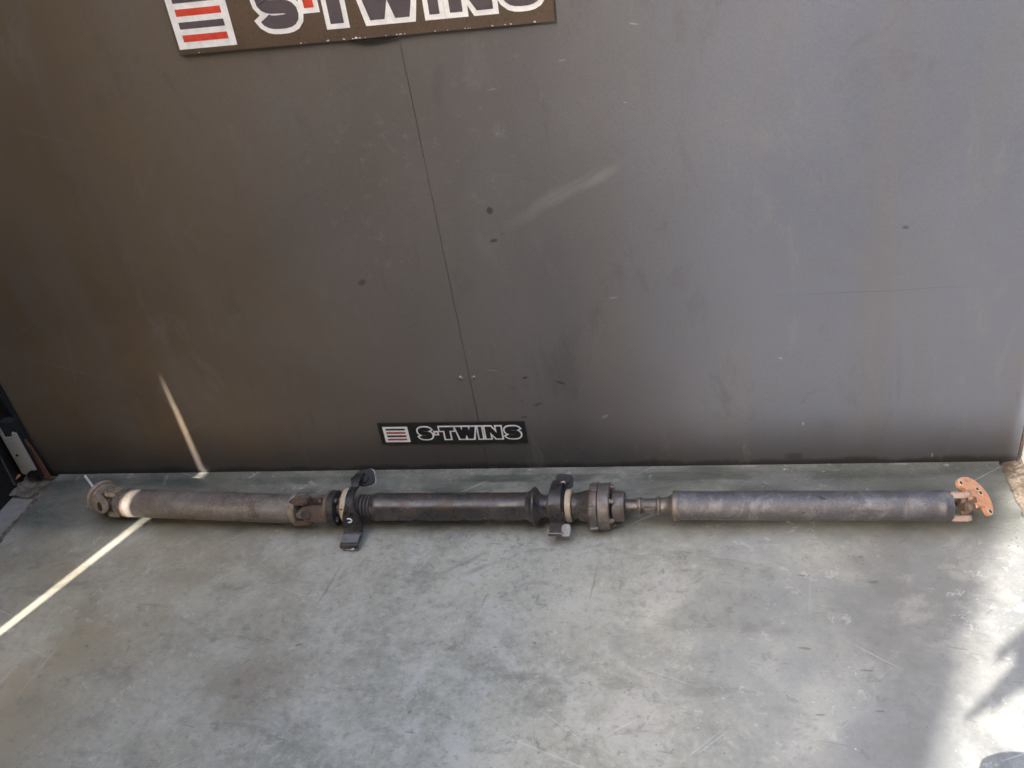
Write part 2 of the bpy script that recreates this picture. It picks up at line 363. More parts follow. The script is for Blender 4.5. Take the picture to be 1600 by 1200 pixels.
def strip(bm, path, axis, widths, thick, offs=None):
    """a bent band: path = 3D points, width along axis, thickness outward"""
    axis = Vector(axis).normalized(); path = [Vector(p) for p in path]; n = len(path); rows = []
    for i, p in enumerate(path):
        t = (path[min(i + 1, n - 1)] - path[max(i - 1, 0)]).normalized()
        nn = axis.cross(t).normalized(); w = widths[i] / 2; oc = axis * (offs[i] if offs else 0)
        rows.append([bm.verts.new(p + oc - axis * w - nn * thick / 2), bm.verts.new(p + oc + axis * w - nn * thick / 2),
                     bm.verts.new(p + oc + axis * w + nn * thick / 2), bm.verts.new(p + oc - axis * w + nn * thick / 2)])
    for i in range(n - 1):
        for k in range(4): bm.faces.new((rows[i][k], rows[i][(k + 1) % 4], rows[i + 1][(k + 1) % 4], rows[i + 1][k]))
    bm.faces.new(rows[0][::-1]); bm.faces.new(rows[-1])
    return bm
def NB(): return bmesh.new()

# ------------------------------------------------------------------ ground, floor, dirt
bm = NB()
bmesh.ops.create_grid(bm, x_segments=2, y_segments=2, size=60, matrix=Matrix.Translation((0, -20, -.012)))
def mat_ground():
    n = NT('dirty_concrete'); a = n.noise(3, 6, .65, .5); b = n.noise(35, 5, .7)
    c = n.mix(n.ramp(a, .35, .65), (.20, .18, .15), (.30, .285, .26)); c = n.mix(n.ramp(b, .5, .75, 0, .4), c, (.12, .10, .08))
    n.bump(b, .4, .003); return n.out(c, .8, 0, .3)
M['ground'] = mat_ground()
tag(obj('ground', bm, M['ground']), kind='structure')

def ragged(p, q, nseg, amp):
    p, q = Vector(p), Vector(q); d = (q - p); nrm = Vector((-d.y, d.x)).normalized()
    return [p + d * (k / nseg) + nrm * random.uniform(-amp, amp) * (0 if k in (0, nseg) else 1) for k in range(nseg + 1)]
bm = NB()
edge = ragged((1.160, -.0022), (1.172, -1.6), 130, .0035) + ragged((1.172, -1.6), (1.25, -5.5), 20, .01) + [Vector((-1.25, -5.5))] + ragged((-1.232, -1.6), (-1.252, -.0022), 90, .003)
prism(bm, [(p.x, p.y) for p in edge], (0, 0, -.0115), (1, 0, 0), (0, 1, 0), (0, 0, 1), .0115)
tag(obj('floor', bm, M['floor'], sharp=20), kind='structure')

def mat_dirt():
    n = NT('brown_dirt'); a = n.noise(25, 6, .7); b = n.noise(140, 4, .7)
    c = n.mix(n.ramp(a, .35, .65), (.10, .075, .055), (.24, .195, .15)); c = n.mix(n.ramp(b, .45, .7, 0, .6), c, (.05, .035, .025))
    n.bump(n.math('ADD', a, b), .9, .006); return n.out(c, .95, 0, .2)
M['dirt'] = mat_dirt()
def dirt(x0, x1, y0, y1, nx, ny, hgt, name):
    bm = NB(); g = []
    for j in range(ny + 1):
        row = []
        for i in range(nx + 1):
            u, v = i / nx, j / ny
            h = hgt * (math.sin(math.pi * min(1, u * 1.6 + .05)) * random.uniform(.2, 1)) if 0 < i < nx else -.004
            row.append(bm.verts.new((x0 + (x1 - x0) * u + random.uniform(-.004, .004), y0 + (y1 - y0) * v + random.uniform(-.003, .003), -.008 + h)))
        g.append(row)
    for j in range(ny):
        for i in range(nx): bm.faces.new((g[j][i], g[j][i + 1], g[j + 1][i + 1], g[j + 1][i]))
    return tag(obj(name, bm, M['dirt'], sharp=180), kind='structure')
dirt(1.156, 1.36, -.9, .02, 22, 110, .014, 'dirt')
dirt(-1.275, -1.243, -.9, -.02, 5, 90, .010, 'dirt')
dirt(-1.42, -1.245, -.09, .02, 22, 14, .022, 'dirt')

bm = NB(); rg_ = random.Random(3)
def crumb(x, y, r):
    v = [bm.verts.new((x + r * math.cos(a + rg_.uniform(-.4, .4)) * rg_.uniform(.6, 1.2), y + r * math.sin(a) * rg_.uniform(.6, 1.2), .0004)) for a in (0, 1.26, 2.5, 3.8, 5.0)]
    t_ = bm.verts.new((x, y, r * rg_.uniform(.5, .9)))
    for k in range(5): bm.faces.new((v[k], v[(k + 1) % 5], t_))
for k in range(420): crumb(rg_.uniform(-1.22, 1.14), -.003 - abs(rg_.gauss(0, .010)), rg_.uniform(.0005, .0022))
for k in range(260): crumb(rg_.uniform(-1.15, 1.10), -rg_.uniform(.02, .95), rg_.uniform(.0004, .0014))
for k in range(160): crumb(1.150 - abs(rg_.gauss(0, .018)), -rg_.uniform(.0, .8), rg_.uniform(.0005, .002))
tag(obj('grit', bm, M['dirt'], sharp=20), kind='stuff')

# ------------------------------------------------------------------ back wall of two sheets
t = thing('back_wall', 'tall dark grey sheet wall behind the shaft, two panels meeting at a thin seam', 'wall', (0, 0, 0))
SEAMX = -.013
def panel(x0, x1, y, bow):
    bm = NB(); N = 24; rows = []
    nx = 30
    F = []
    for j in range(N + 1):
        z = -.011 + 2.45 * j / N; row = []
        for i in range(nx + 1):
            u = i / nx; x = x0 + (x1 - x0) * u
            yy = y + bow * math.sin(z * 2.3 + x * 1.7) - bow * .6 * math.sin(z * 4.1 - x * 3)
            row.append(bm.verts.new((x, yy, z)))
        F.append(row)
    for j in range(N):
        for i in range(nx): bm.faces.new((F[j][i], F[j][i + 1], F[j + 1][i + 1], F[j + 1][i]))
    r = bmesh.ops.extrude_face_region(bm, geom=bm.faces[:])
    for g in r['geom']:
        if isinstance(g, bmesh.types.BMVert): g.co.y = y + .02
    return bm
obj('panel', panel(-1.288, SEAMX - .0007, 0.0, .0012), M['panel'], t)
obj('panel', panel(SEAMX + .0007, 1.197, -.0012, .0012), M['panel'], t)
for x, z in ((-.034, .2725), (-.002, .2715)):
    bm = NB(); lathe(bm, (x, .001, z), (0, -1, 0), [(0, .0062), (.0022, .0062), (.0042, .0045), (.005, .0022)], 16)
    o = obj('screw', bm, M['screw'], t)
    bm = NB(); box(bm, (x, -.0042, z), (.006, .0022, .0012), Matrix.Rotation(.6, 3, 'Y')); obj('slot', bm, M['hole'], o)

# ------------------------------------------------------------------ tall side wall on the left, with the gap the sun comes through
t = thing('side_wall', 'dark brown corrugated metal side wall rising at the left edge', 'wall', (-1.37, -1.2, 0))
def corr(y0, y1, z0, z1, x=-1.372, zt=None):
    bm = NB(); n = max(2, int((y1 - y0) / .02)); A = []; B = []
    for k in range(n + 1):
        y = y0 + (y1 - y0) * k / n; dx = .009 * math.sin(y * 2 * math.pi / .13)
        lo = z0 if zt is None else z0 + zt * k / n
        A.append((bm.verts.new((x + dx, y, lo)), bm.verts.new((x + dx, y, z1))))
        B.append((bm.verts.new((x + dx - .003, y, lo)), bm.verts.new((x + dx - .003, y, z1))))
    for k in range(n):
        bm.faces.new((A[k][0], A[k + 1][0], A[k + 1][1], A[k][1])); bm.faces.new((B[k][0], B[k][1], B[k + 1][1], B[k + 1][0]))
        bm.faces.new((A[k][1], A[k + 1][1], B[k + 1][1], B[k][1])); bm.faces.new((A[k][0], B[k][0], B[k + 1][0], A[k + 1][0]))
    for k in (0, n): bm.faces.new((A[k][0], A[k][1], B[k][1], B[k][0]) if k == 0 else (A[k][0], B[k][0], B[k][1], A[k][1]))
    return bm
M['near_black'] = mat_metal('near_black_steel', (.014, .012, .010), (.035, .020, .013), (.04, .032, .026), .3, 30, (.6, .8), 0, .3)  # near-black, so the left corner is dark by colour
M['blocker'] = mat_metal('brown_blocker', (.17, .13, .10), (.12, .09, .065), (.22, .18, .15), .3, 3, (.6, .8), 0, .3)
M['side'] = mat_metal('brown_corrugated_sheet', (.40, .255, .125), (.30, .17, .08), (.46, .32, .18), .4, 8, (.5, .7), 0, .4)
GY = -1.330
obj('sheet', corr(GY + .035, .03, -.016, 4.4), M['side'], t)
obj('sheet', corr(-6.02, GY - .035, -.016, 4.4), M['side'], t)
bm = NB()                                   # the sheets close on each other above the gap: a tapering lap
prism(bm, [(GY - .09, .80), (GY - .037, .80), (GY - .031, .96), (GY - .001, 1.13), (GY + .001, 1.13), (GY + .031, .96), (GY + .037, .80), (GY + .09, .80), (GY + .09, 4.4), (GY - .09, 4.4)], (-1.388, 0, 0), (0, 1, 0), (0, 0, 1), (1, 0, 0), .003)
obj('lap_strip', bm, M['side'], t)

# unseen blockers added to cut low sky light and darken the left
t = thing('front_blocker', 'added building behind the camera, unseen, blocking low sky light', 'building', (3, -5.6, 0))
bm = NB(); box(bm, (3.05, -6.6, 4.25), (7.9, 2.0, 8.5), None, .01); obj('wall', bm, M['blocker'], t)
bm = NB(); box(bm, (3.05, -6.6, 8.55), (8.0, 2.3, .10), None, .01); obj('roof', bm, M['near_black'], t)
bm = NB(); box(bm, (2.2, -5.585, 1.3), (2.4, .03, 2.6), None, .004); obj('door', bm, M['cast_grey'], t)  # part of the added, unseen building
t = thing('right_blocker', 'added building off to the right, unseen, blocking low sky light', 'building', (5, -2, 0))
bm = NB(); box(bm, (5.2, -1.8, 1.7), (2.0, 7.4, 3.4), None, .01); obj('wall', bm, M['cast_grey'], t)
bm = NB(); box(bm, (5.2, -1.8, 3.45), (2.3, 7.6, .10), None, .01); obj('roof', bm, M['near_black'], t)
t = thing('shade_leaf', 'added brown leaf at the left front, unseen, darkening the left side', 'door', (-1.0, -2.9, 0))
bm = NB(); box(bm, (-.86, -2.9, 1.55), (1.0, .04, 3.08), None, .004); obj('added_leaf', bm, M['side'], t)

# ------------------------------------------------------------------ things in the left corner
n_ = None
M['cream'] = mat_metal('cream_paint_worn', (.36, .325, .26), (.15, .10, .065), (.42, .39, .32), .22, 22, (.6, .8), 0, .3)
M['rust'] = mat_metal('deep_rust', (.15, .062, .032), (.10, .036, .018), (.24, .11, .06), .5, 40, (.7, .9), 0, .3)
t = thing('post_foot', 'cream painted metal post foot with one bolt hole in the dark left corner', 'post', (-1.30, -.04, 0))
bm = NB(); prism(bm, [(-1.319, .03), (-1.300, .045), (-1.279, .046), (-1.279, .172), (-1.290, .176), (-1.298, .160), (-1.322, .158), (-1.322, .30), (-1.330, .30), (-1.330, .035)], (0, -.040, 0), (1, 0, 0), (0, 0, 1), (0, 1, 0), .004, .0008)
obj('plate', bm, M['cream'], t)
bm = NB(); lathe(bm, (-1.3125, -.041, .099), (0, 1, 0), [(0, .0042), (.0007, .0042)], 18); obj('bolt_hole', bm, M['hole'], t)
bm = NB(); box(bm, (-1.3005, -.022, .11), (.042, .026, .19), None, .002); obj('web', bm, M['hole'], t)
t = thing('angle_bar', 'rusty steel angle running up beside the cream post foot', 'metal bar', (-1.275, -.02, 0))
bm = NB(); prism(bm, [(-1.279, .0), (-1.262, .0), (-1.268, .07), (-1.272, .11), (-1.279, .14)], (0, -.026, 0), (1, 0, 0), (0, 0, 1), (0, 1, 0), .006, .001); obj('flange', bm, M['rust'], t)
bm = NB(); box(bm, (-1.287, -.009, .75), (.010, .012, 1.5), None, .0015); obj('upright', bm, M['hole'], t)
t = thing('rust_flake', 'orange rusty scrap lying on the ground at the far left', 'scrap metal', (-1.37, -.05, 0))
bm = NB(); prism(bm, [(-.03, -.016), (-.012, -.02), (.012, -.006), (.030, .016), (.022, .02), (-.005, .013), (-.03, .008)], (-1.372, -.052, .016), Vector((1, .1, .06)).normalized(), Vector((0, 1, .35)).normalized(), Vector((0, -.35, 1)).normalized(), .003, .0006)
M['orange'] = mat_metal('orange_rust', (.42, .17, .085), (.30, .11, .05), (.5, .26, .15), .4, 40, (.7, .9), 0, .3)
obj('scrap', bm, M['orange'], t)
t = thing('bent_strip', 'dull grey bent strip standing left of the cream post foot', 'metal strip', (-1.36, -.06, 0))
bm = NB(); strip(bm, [(-1.349, -.062, .012), (-1.352, -.060, .04), (-1.357, -.056, .075), (-1.360, -.05, .12), (-1.362, -.05, .2)], (1, -.2, 0), [.006, .011, .013, .012, .012], .003)
obj('strip', bm, M['cast_grey'], t)
# right end: pale jamb and dark trim
t = thing('door_jamb', 'pale concrete jamb at the right end of the grey wall', 'door jamb', (1.23, 0, 0))
M['pale'] = mat_plain('pale_plaster', (.55, .53, .50), .85, .1, 25)
bm = NB(); box(bm, (1.2665, .05, 1.22), (.12, .14, 2.44), None, .004); obj('jamb', bm, M['pale'], t)
bm = NB(); box(bm, (1.2015, .004, 1.22), (.006, .010, 2.43), None, .001); obj('edge_trim', bm, M['tube_dark'], t)

t = thing('corner_post', 'nearly black steel post closing the left corner of the wall', 'post', (-1.33, .03, 0))
bm = NB(); box(bm, (-1.338, .030, 1.3), (.088, .05, 2.6), None, .003); obj('post', bm, M['near_black'], t)
bm = NB(); box(bm, (-1.357, -.60, .58), (.008, 1.18, 1.19), None, .002); obj('shade_panel', bm, M['near_black'], t)  # added dark panel that keeps the lower left corner in shade
# ------------------------------------------------------------------ signs
def seg_quad(bm, p, q, w, y, e0=0, e1=0):
    p, q = Vector(p), Vector(q); d = (q - p).normalized(); nn = Vector((-d.y, d.x)) * w / 2
    p = p - d * e0; q = q + d * e1
    vs = [bm.verts.new((a.x, y, a.y)) for a in (p + nn, p - nn, q - nn, q + nn)]
    bm.faces.new(vs)
def poly(bm, pts, y): bm.faces.new([bm.verts.new((p[0], y, p[1])) for p in pts])
def glyph_layer(bm, ch, x, w, z0, h, st, grow, y):
    """strokes of a heavy sans letter in a box x..x+w, z0..z0+h; grow widens it for the outline"""
    dy = [0]
    def Y():
        dy[0] += 1; return y - dy[0] * .00003
    g = grow; s = st; z1 = z0 + h
    def rect(a, b, c, d): poly(bm, [(a - g, c - g), (b + g, c - g), (b + g, d + g), (a - g, d + g)], Y())
    if ch == 'T':
        rect(x, x + w, z1 - s * .86, z1); rect(x + w / 2 - s / 2, x + w / 2 + s / 2, z0, z1 - s * .5)
    elif ch == 'I':
        rect(x, x + w, z0, z1)
    elif ch == 'N':
        rect(x, x + s * .9, z0, z1); rect(x + w - s * .9, x + w, z0, z1)
        poly(bm, [(x - g, z1 + g), (x + s * 1.15 + g * .6, z1 + g), (x + w + g, z0 - g), (x + w - s * 1.15 - g * .6, z0 - g)], Y())
    elif ch == 'W':
        k = w / 4; hw = s * .52
        def diag(xa, za, xb, zb):
            gg = g * 1.05
            poly(bm, [(xa - hw - gg, za), (xa + hw + gg, za), (xb + hw + gg, zb), (xb - hw - gg, zb)], Y())
        diag(x + hw, z1 + g, x + k + hw * .35, z0 - g); diag(x + 2 * k, z1 + g, x + k + hw * .35, z0 - g)
        diag(x + 2 * k, z1 + g, x + 3 * k - hw * .35, z0 - g); diag(x + w - hw, z1 + g, x + 3 * k - hw * .35, z0 - g)
    elif ch == 'S':
        hs = s / 2 * .92; cxm = x + w / 2; rx = w / 2 - hs; rz = (h / 2 - hs) / 2
        zt = z1 - hs - rz; zb = z0 + hs + rz; path = []
        for k in range(0, 15):                       # upper bowl from the right tip over the top to the middle
            a = R(12) + (R(270) - R(12)) * k / 14; e = .72
            path.append((cxm + rx * math.copysign(abs(math.cos(a)) ** e, math.cos(a)), zt + rz * math.copysign(abs(math.sin(a)) ** e, math.sin(a))))
        for k in range(1, 15):
            a = R(90) + (R(-168) - R(90)) * k / 14; e = .72
            path.append((cxm + rx * math.copysign(abs(math.cos(a)) ** e, math.cos(a)), zb + rz * math.copysign(abs(math.sin(a)) ** e, math.sin(a))))
        L = []; Rr = []; hw = hs + g; P = [Vector(p) for p in path]; lim = rz * .96
        P[0] = P[0] + (P[0] - P[1]).normalized() * g; P[-1] = P[-1] + (P[-1] - P[-2]).normalized() * g
        for i, p in enumerate(P):
            d = (P[min(i + 1, len(P) - 1)] - P[max(i - 1, 0)]).normalized(); nn = Vector((-d.y, d.x))
            L.append(p + nn * (min(hw, lim) if i < 15 else hw)); Rr.append(p - nn * (min(hw, lim) if i > 14 else hw))
        for i in range(len(P) - 1):
            yy = y - .00001 * (i + 1)
            bm.faces.new([bm.verts.new((q.x, yy, q.y)) for q in (L[i], Rr[i], Rr[i + 1], L[i + 1])])
def make_sign(name, label, wid, hgt, lay, cols, loc, tilt, thick=.003):
    """the plate stands in x,z with its lower left corner at 0,0"""
    t = thing(name, label, 'sign', loc); t.rotation_euler = (0, tilt, 0); ORIG[t] = Vector((0, 0, 0))
    bm = NB(); prism(bm, [(0, 0), (wid, 0), (wid, hgt), (0, hgt)], (0, 0, 0), (1, 0, 0), (0, 0, 1), (0, -1, 0), thick, .0007)
    obj('plate', bm, cols['plate'], t)
    y = -thick - .0003
    i0, i1, b0, b1 = lay['icon']; i0 *= wid; i1 *= wid; b0 *= hgt; b1 *= hgt
    bm = NB(); poly(bm, [(i0, b0), (i1, b0), (i1, b1), (i0, b1)], y); ic = obj('emblem', bm, cols['white'], t)
    n = 4; mg = (i1 - i0) * .115; hh = (b1 - b0); ph = hh * .86 / n; zlo = b0 + hh * .07 + ph * .5
    for k in range(n):
        zc = zlo + ph * k; hb = ph * .27
        bm = NB(); poly(bm, [(i0 + mg, zc - hb), (i1 - mg, zc - hb), (i1 - mg, zc + hb), (i0 + mg, zc + hb)], y - .0003)
        obj('stripe', bm, cols['red'] if k % 2 == 0 else cols['letter'], ic)
    z0, z1 = lay['text'][0] * hgt, lay['text'][1] * hgt; h = z1 - z0; st = lay['stroke'] * hgt; g = lay['grow'] * hgt
    for ch, a, b in lay['letters']:
        bm = NB(); glyph_layer(bm, ch, a * wid, (b - a) * wid, z0, h, st, g, y - .0001)
        lo = obj('letter_outline', bm, cols['white'], t)
        bm = NB(); glyph_layer(bm, ch, a * wid, (b - a) * wid, z0, h, st, 0, y - .0007)
        obj('letter', bm, cols['letter'], lo)
    a, b, zc = lay['dot']; a *= wid; b *= wid; zc *= hgt; hd = (b - a) * .5
    bm = NB(); poly(bm, [(a - g, zc - hd - g), (b + g, zc - hd - g), (b + g, zc + hd + g), (a - g, zc + hd + g)], y - .00045); lo = obj('dot_outline', bm, cols['white'], t)
    bm = NB(); poly(bm, [(a, zc - hd), (b, zc - hd), (b, zc + hd), (a, zc + hd)], y - .00105); obj('dot', bm, cols['red'], lo)
    return t
SW = mat_plain('sign_white', (.90, .88, .84), .45, .05, 50, 0, .4, .05)
SR = mat_plain('sign_red', (.70, .075, .04), .45, .06, 60, 0, .4, .05)
small = dict(plate=mat_plain('sign_black', (.020, .019, .018), .42, .15, 60, 0, .4, .05), white=SW, red=mat_plain('sign_dull_red', (.46, .085, .06), .5, .1, 60, 0, .4, .05),
             letter=mat_plain('sign_letter_black', (.018, .017, .017), .45, .1, 60, 0, .4, .05))
large = dict(plate=mat_metal('glare_brown', (.115, .078, .050), (.10, .066, .042), (.14, .10, .07), .3, 25, (.42, .5), 0, .3, .05), white=SW, red=SR,
             letter=mat_plain('glare_charcoal', (.105, .085, .092), .42, .05, 50, 0, .4, .05))  # brown plate and grey letters paint in the glare on black vinyl
lay_small = dict(icon=(.030, .205, .10, .84), text=(.24, .80), stroke=.20, grow=.062, dot=(.388, .404, .52),
                 letters=[('S', .272, .368), ('T', .424, .520), ('W', .532, .668), ('I', .686, .709), ('N', .732, .838), ('S', .862, .966)])
lay_large = dict(icon=(.006, .170, .075, .90), text=(.235, .83), stroke=.20, grow=.072, dot=(.374, .400, .55),
                 letters=[('S', .248, .356), ('T', .400, .504), ('W', .512, .668), ('I', .692, .718), ('N', .744, .852), ('S', .876, .974)])
make_sign('wall_sign', 'small black sign with white outlined lettering just above the shaft', .372, .0645, lay_small, small, (-.2725, -.003, .0855), R(.75))
sg = make_sign('wall_sign', 'large sign coloured brown for glare, lettering cut off by the top of the picture', .752, .134, lay_large, large, (-.4640, -.004, 1.0625), R(1.65), .004)
bm = NB(); prism(bm, [(.352, -.001), (.45, -.001), (.452, -.002), (.43, -.007), (.405, -.009), (.38, -.0085), (.36, -.005)], (0, -.001, 0), (1, 0, 0), (0, 0, 1), (0, -1, 0), .0015)
obj('gap_shadow', bm, M['hole'], sg)  # dark crescent paints the shadow in the gap under the sign
bm = NB()
for k in range(26):
    x = random.choice([random.uniform(0, .752), random.uniform(.25, .752)]); s = random.uniform(.0012, .0035)
    poly(bm, [(x - s, .001 + random.uniform(0, .002)), (x + s, .0008), (x + s * .6, .001 + s * random.uniform(.5, 1.3)), (x - s * .3, .001 + s)], -.0043)
o = obj('chipped_edge', bm, SW, sg); o['kind'] = 'stuff'

# ------------------------------------------------------------------ the drive shaft
AY, AZ0 = -.213, .060
t = thing('drive_shaft', 'long rusty three piece drive shaft lying on the floor along the wall', 'drive shaft', (0, AY, 0)); t.location.z = -.0055; t.location.y += .006
X = Vector((1, 0, 0))
def part(name, bm, mat, parent=None, **k): return obj(name, bm, M[mat], parent or t, **k)
def rib(prof): return prof
# left tube, its far end lying a little nearer the wall
A = Vector((-.922, -.189, .057)); B = Vector((-.432, -.219, .060)); dl = (B - A).normalized(); LL = (B - A).length
bm = NB(); lathe(bm, A, dl, [(-.014, .024), (-.012, .030), (0, .0335), (.012, .0338), (.016, .0352), (LL - .03, .0352), (LL - .024, .0345), (LL - .006, .0335), (LL, .030)], 56)
tl = part('tube', bm, 'tube_brown', label='left brownish grey tube of the shaft')
bm = NB(); lathe(bm, A, dl, [(.012, .0355), (.014, .0366), (.019, .0366), (.022, .0355)], 56, cap=False); part('weld_ring', bm, 'cast_brown', tl)
def ear(bm, o, d, side, n, length, wid, thick, hole=True):
    """yoke ear: from o along d, its flat face looking along side"""
    d, side = Vector(d).normalized(), Vector(side).normalized(); v = d.cross(side).normalized(); pts = []
    w = wid / 2
    pts += [(0, -w * 1.12), (length * .45, -w * .9)]
    for k in range(9):
        a = -math.pi / 2 + math.pi * k / 8; pts.append((length - w * .95 + w * .95 * math.cos(a), w * .95 * math.sin(a)))
    pts += [(length * .45, w * .9), (0, w * 1.12)]
    prism(bm, pts, Vector(o) - side * thick / 2, d, v, side, thick, .002)
    return Vector(o) + d * (length - w * .95)
def yoke(name, base, d, n1, r, length, wid, thick, mat, parent=None):
    d = Vector(d).normalized(); n1 = (Vector(n1) - d * d.dot(Vector(n1))).normalized()
    bm = NB(); c1 = ear(bm, Vector(base) + n1 * r, d, n1, 0, length, wid, thick); c2 = ear(bm, Vector(base) - n1 * r, d, -n1, 0, length, wid, thick)
    lathe(bm, Vector(base) - d * .012, d, [(0, r * 1.08), (.010, r * 1.08), (.018, r * .85)], 28)
    o = part(name, bm, mat, parent)
    for c, s in ((c1, n1), (c2, -n1)):
        bm = NB(); lathe(bm, c + s * (thick / 2 - .002), s, [(0, wid * .36), (.0022, wid * .36), (.0030, wid * .30), (.0012, wid * .27), (.0012, .001)], 24)
        part('bearing_cap', bm, 'cast_grey', o)
    return (c1 + c2) / 2, o
def cross(ctr, a, b, r, la, lb, mat='cast_brown'):
    bm = NB(); a, b = Vector(a).normalized(), Vector(b).normalized()
    lathe(bm, Vector(ctr) - a * la, a, [(0, r), (2 * la, r)], 20); lathe(bm, Vector(ctr) - b * lb, b, [(0, r * .99), (2 * lb, r * .99)], 20)
    bmesh.ops.create_uvsphere(bm, u_segments=16, v_segments=10, radius=r * 1.35, matrix=Matrix.Translation(ctr))
    return part('universal_joint_cross', bm, mat)
# left end joint
upv = Vector((0.05, .35, 1)).normalized()
ctr, yk = yoke('tube_yoke', A - dl * .004, -dl, upv, .0265, .044, .033, .013, 'cast_tan')
fd = Vector((-.86, .50, .02)).normalized()                 # the flange looks away to the back left
side = fd.cross(upv).normalized()
cross(ctr, upv, side, .0095, .026, .030)
fc = ctr + fd * .029
bm = NB(); lathe(bm, fc - fd * .004, fd, [(0, .024), (.003, .035), (.004, .0375), (.009, .0385), (.012, .0375), (.014, .034)], 44)
fl = part('companion_flange', bm, 'cast_tan')
bm = NB(); lathe(bm, fc + fd * .011, fd, [(0, .040), (.002, .0415), (.012, .0415), (.014, .039)], 44); part('flange_rim', bm, 'cast_tan', fl)
bm = NB()
for s in (1, -1):
    e = ear(bm, fc + side * s * .027, -fd, side * s, 0, .048, .040, .015)
part('flange_yoke', bm, 'cast_tan', fl)
for s in (1, -1):
    e = fc + side * s * .027 - fd * .0298
    bm = NB(); lathe(bm, e + side * s * .0052, side * s, [(.0020, .0120), (.0030, .0118), (.0032, .001)], 22); part('bearing_cap', bm, 'hole' if s < 0 else 'cast_brown', fl)
bm = NB(); lathe(bm, fc + fd * .016 + upv * .022 - side * .018, fd + upv * .45, [(0, .0030), (.056, .0030), (.058, .0018)], 12); part('stud', bm, 'zinc', fl)
# middle universal joint: tube yoke, cross, flange yoke
bm = NB(); lathe(bm, B - dl * .010, dl, [(0, .0348), (.002, .0360), (.006, .0357), (.013, .030)], 52); part('weld_ring', bm, 'cast_tan', tl)
ctr, yk = yoke('tube_yoke', B - dl * .006, dl, Vector((0, .25, 1)), .0265, .044, .042, .014, 'cast_brown')
C0 = Vector((-.352, -.2165, .061))
cross(ctr, (0, .25, 1), (0, -1, .25), .0095, .026, .032)
bm = NB()
for s in (1, -1):
    ear(bm, C0 + Vector((0, -1, .25)).normalized() * s * .0285, (-1, 0, 0), Vector((0, -1, .25)) * s, 0, .062, .036, .013)
lathe(bm, C0 - X * .008, X, [(0, .028), (.004, .036), (.006, .0395), (.014, .0400), (.0155, .0385)], 44)
fy = part('flange_yoke', bm, 'cast_brown')
sd_ = Vector((0, -1, .25)).normalized()
bm = NB(); lathe(bm, C0 + sd_ * .0345 - X * .0449, sd_, [(0, .0132), (.0020, .0132), (.0028, .0115), (.0010, .0105), (.0010, .001)], 24); part('bearing_cap', bm, 'tube_dark', fy)
for k in range(4):
    a = R(18 + 90 * k); p = C0 + Vector((-.007, .033 * math.cos(a), .033 * math.sin(a)))
    bm = NB(); lathe(bm, p, -X, [(0, .0055), (.006, .0055), (.0065, .0045)], 6); part('nut', bm, 'shiny', fy)
bm = NB(); lathe(bm, C0 + X * .0077, X, [(0, .040), (.001, .0415), (.016, .0415), (.018, .036)], 44); cf_ = part('centre_flange', bm, 'black')
for k in range(4):
    a = R(18 + 90 * k); p = C0 + X * .0255 + Vector((0, .031 * math.cos(a), .031 * math.sin(a)))
    bm = NB(); lathe(bm, p, X, [(0, .0065), (.0055, .0065), (.006, .005)], 6); part('bolt', bm, 'cast_grey', cf_)
# bearing one: rubber, tan ring, strap with two feet
bm = NB(); lathe(bm, Vector((-.328, AY - .001, .061)), X, [(0, .022), (.006, .026), (.016, .026), (.020, .024), (.026, .024)], 40); part('shaft_nose', bm, 'cast_brown')
BX = -.293
bm = NB(); lathe(bm, Vector((BX - .018, AY, .062)), X, [(0, .034), (.001, .0425), (.003, .0435), (.012, .0435), (.017, .0425)], 52); rg = part('bearing_ring', bm, 'tan_ring')
bm = NB(); lathe(bm, Vector((BX - .0185, AY, .062)), X, [(-.003, .023), (-.0025, .031), (0, .033)], 40); part('rubber_cushion', bm, 'rubber', rg)
bm = NB(); lathe(bm, Vector((BX - .0125, AY - .0368, .062 + .0235)), (0, -.84, .54), [(-.001, .0022), (.0006, .0022)], 12); part('rivet_hole', bm, 'hole', rg)
def arc(c, r, a0, a1, n):
    return [Vector((c[0], c[1] + r * math.cos(R(a0 + (a1 - a0) * k / n)), c[2] + r * math.sin(R(a0 + (a1 - a0) * k / n)))) for k in range(n + 1)]
cc = (BX + .008, AY, .062)
path = arc(cc, .0455, 62, 182, 16)
pre = [Vector((cc[0], AY + .060, .112)), Vector((cc[0], AY + .045, .112)), Vector((cc[0], AY + .030, .1085))]
post = [Vector((cc[0], AY - .0495, .045)), Vector((cc[0], AY - .055, .033)), Vector((cc[0], AY - .062, .0275)), Vector((cc[0], AY - .075, .0255)), Vector((cc[0], AY - .087, .0245)), Vector((cc[0], AY - .0915, .022)), Vector((cc[0], AY - .0925, .0165))]
P = pre + path + post
w = [.022, .020, .018] + [.019] * 6 + [.020] * 4 + [.023, .027, .032, .037, .042, .045, .047] + [.047, .047, .046, .045, .045, .045, .044]
off = [.004, .002, 0] + [0] * 10 + [.001, .002, .003, .003, .004, .004, .004] + [.003, .002, .002, .001, .001, .001, .001]
bm = NB(); strip(bm, P, X, w[:len(P)], .0068, off[:len(P)])
bmesh.ops.bevel(bm, geom=bm.edges[:], offset=.0013, segments=2, affect='EDGES')
bk = part('bracket', bm, 'black', sharp=50)
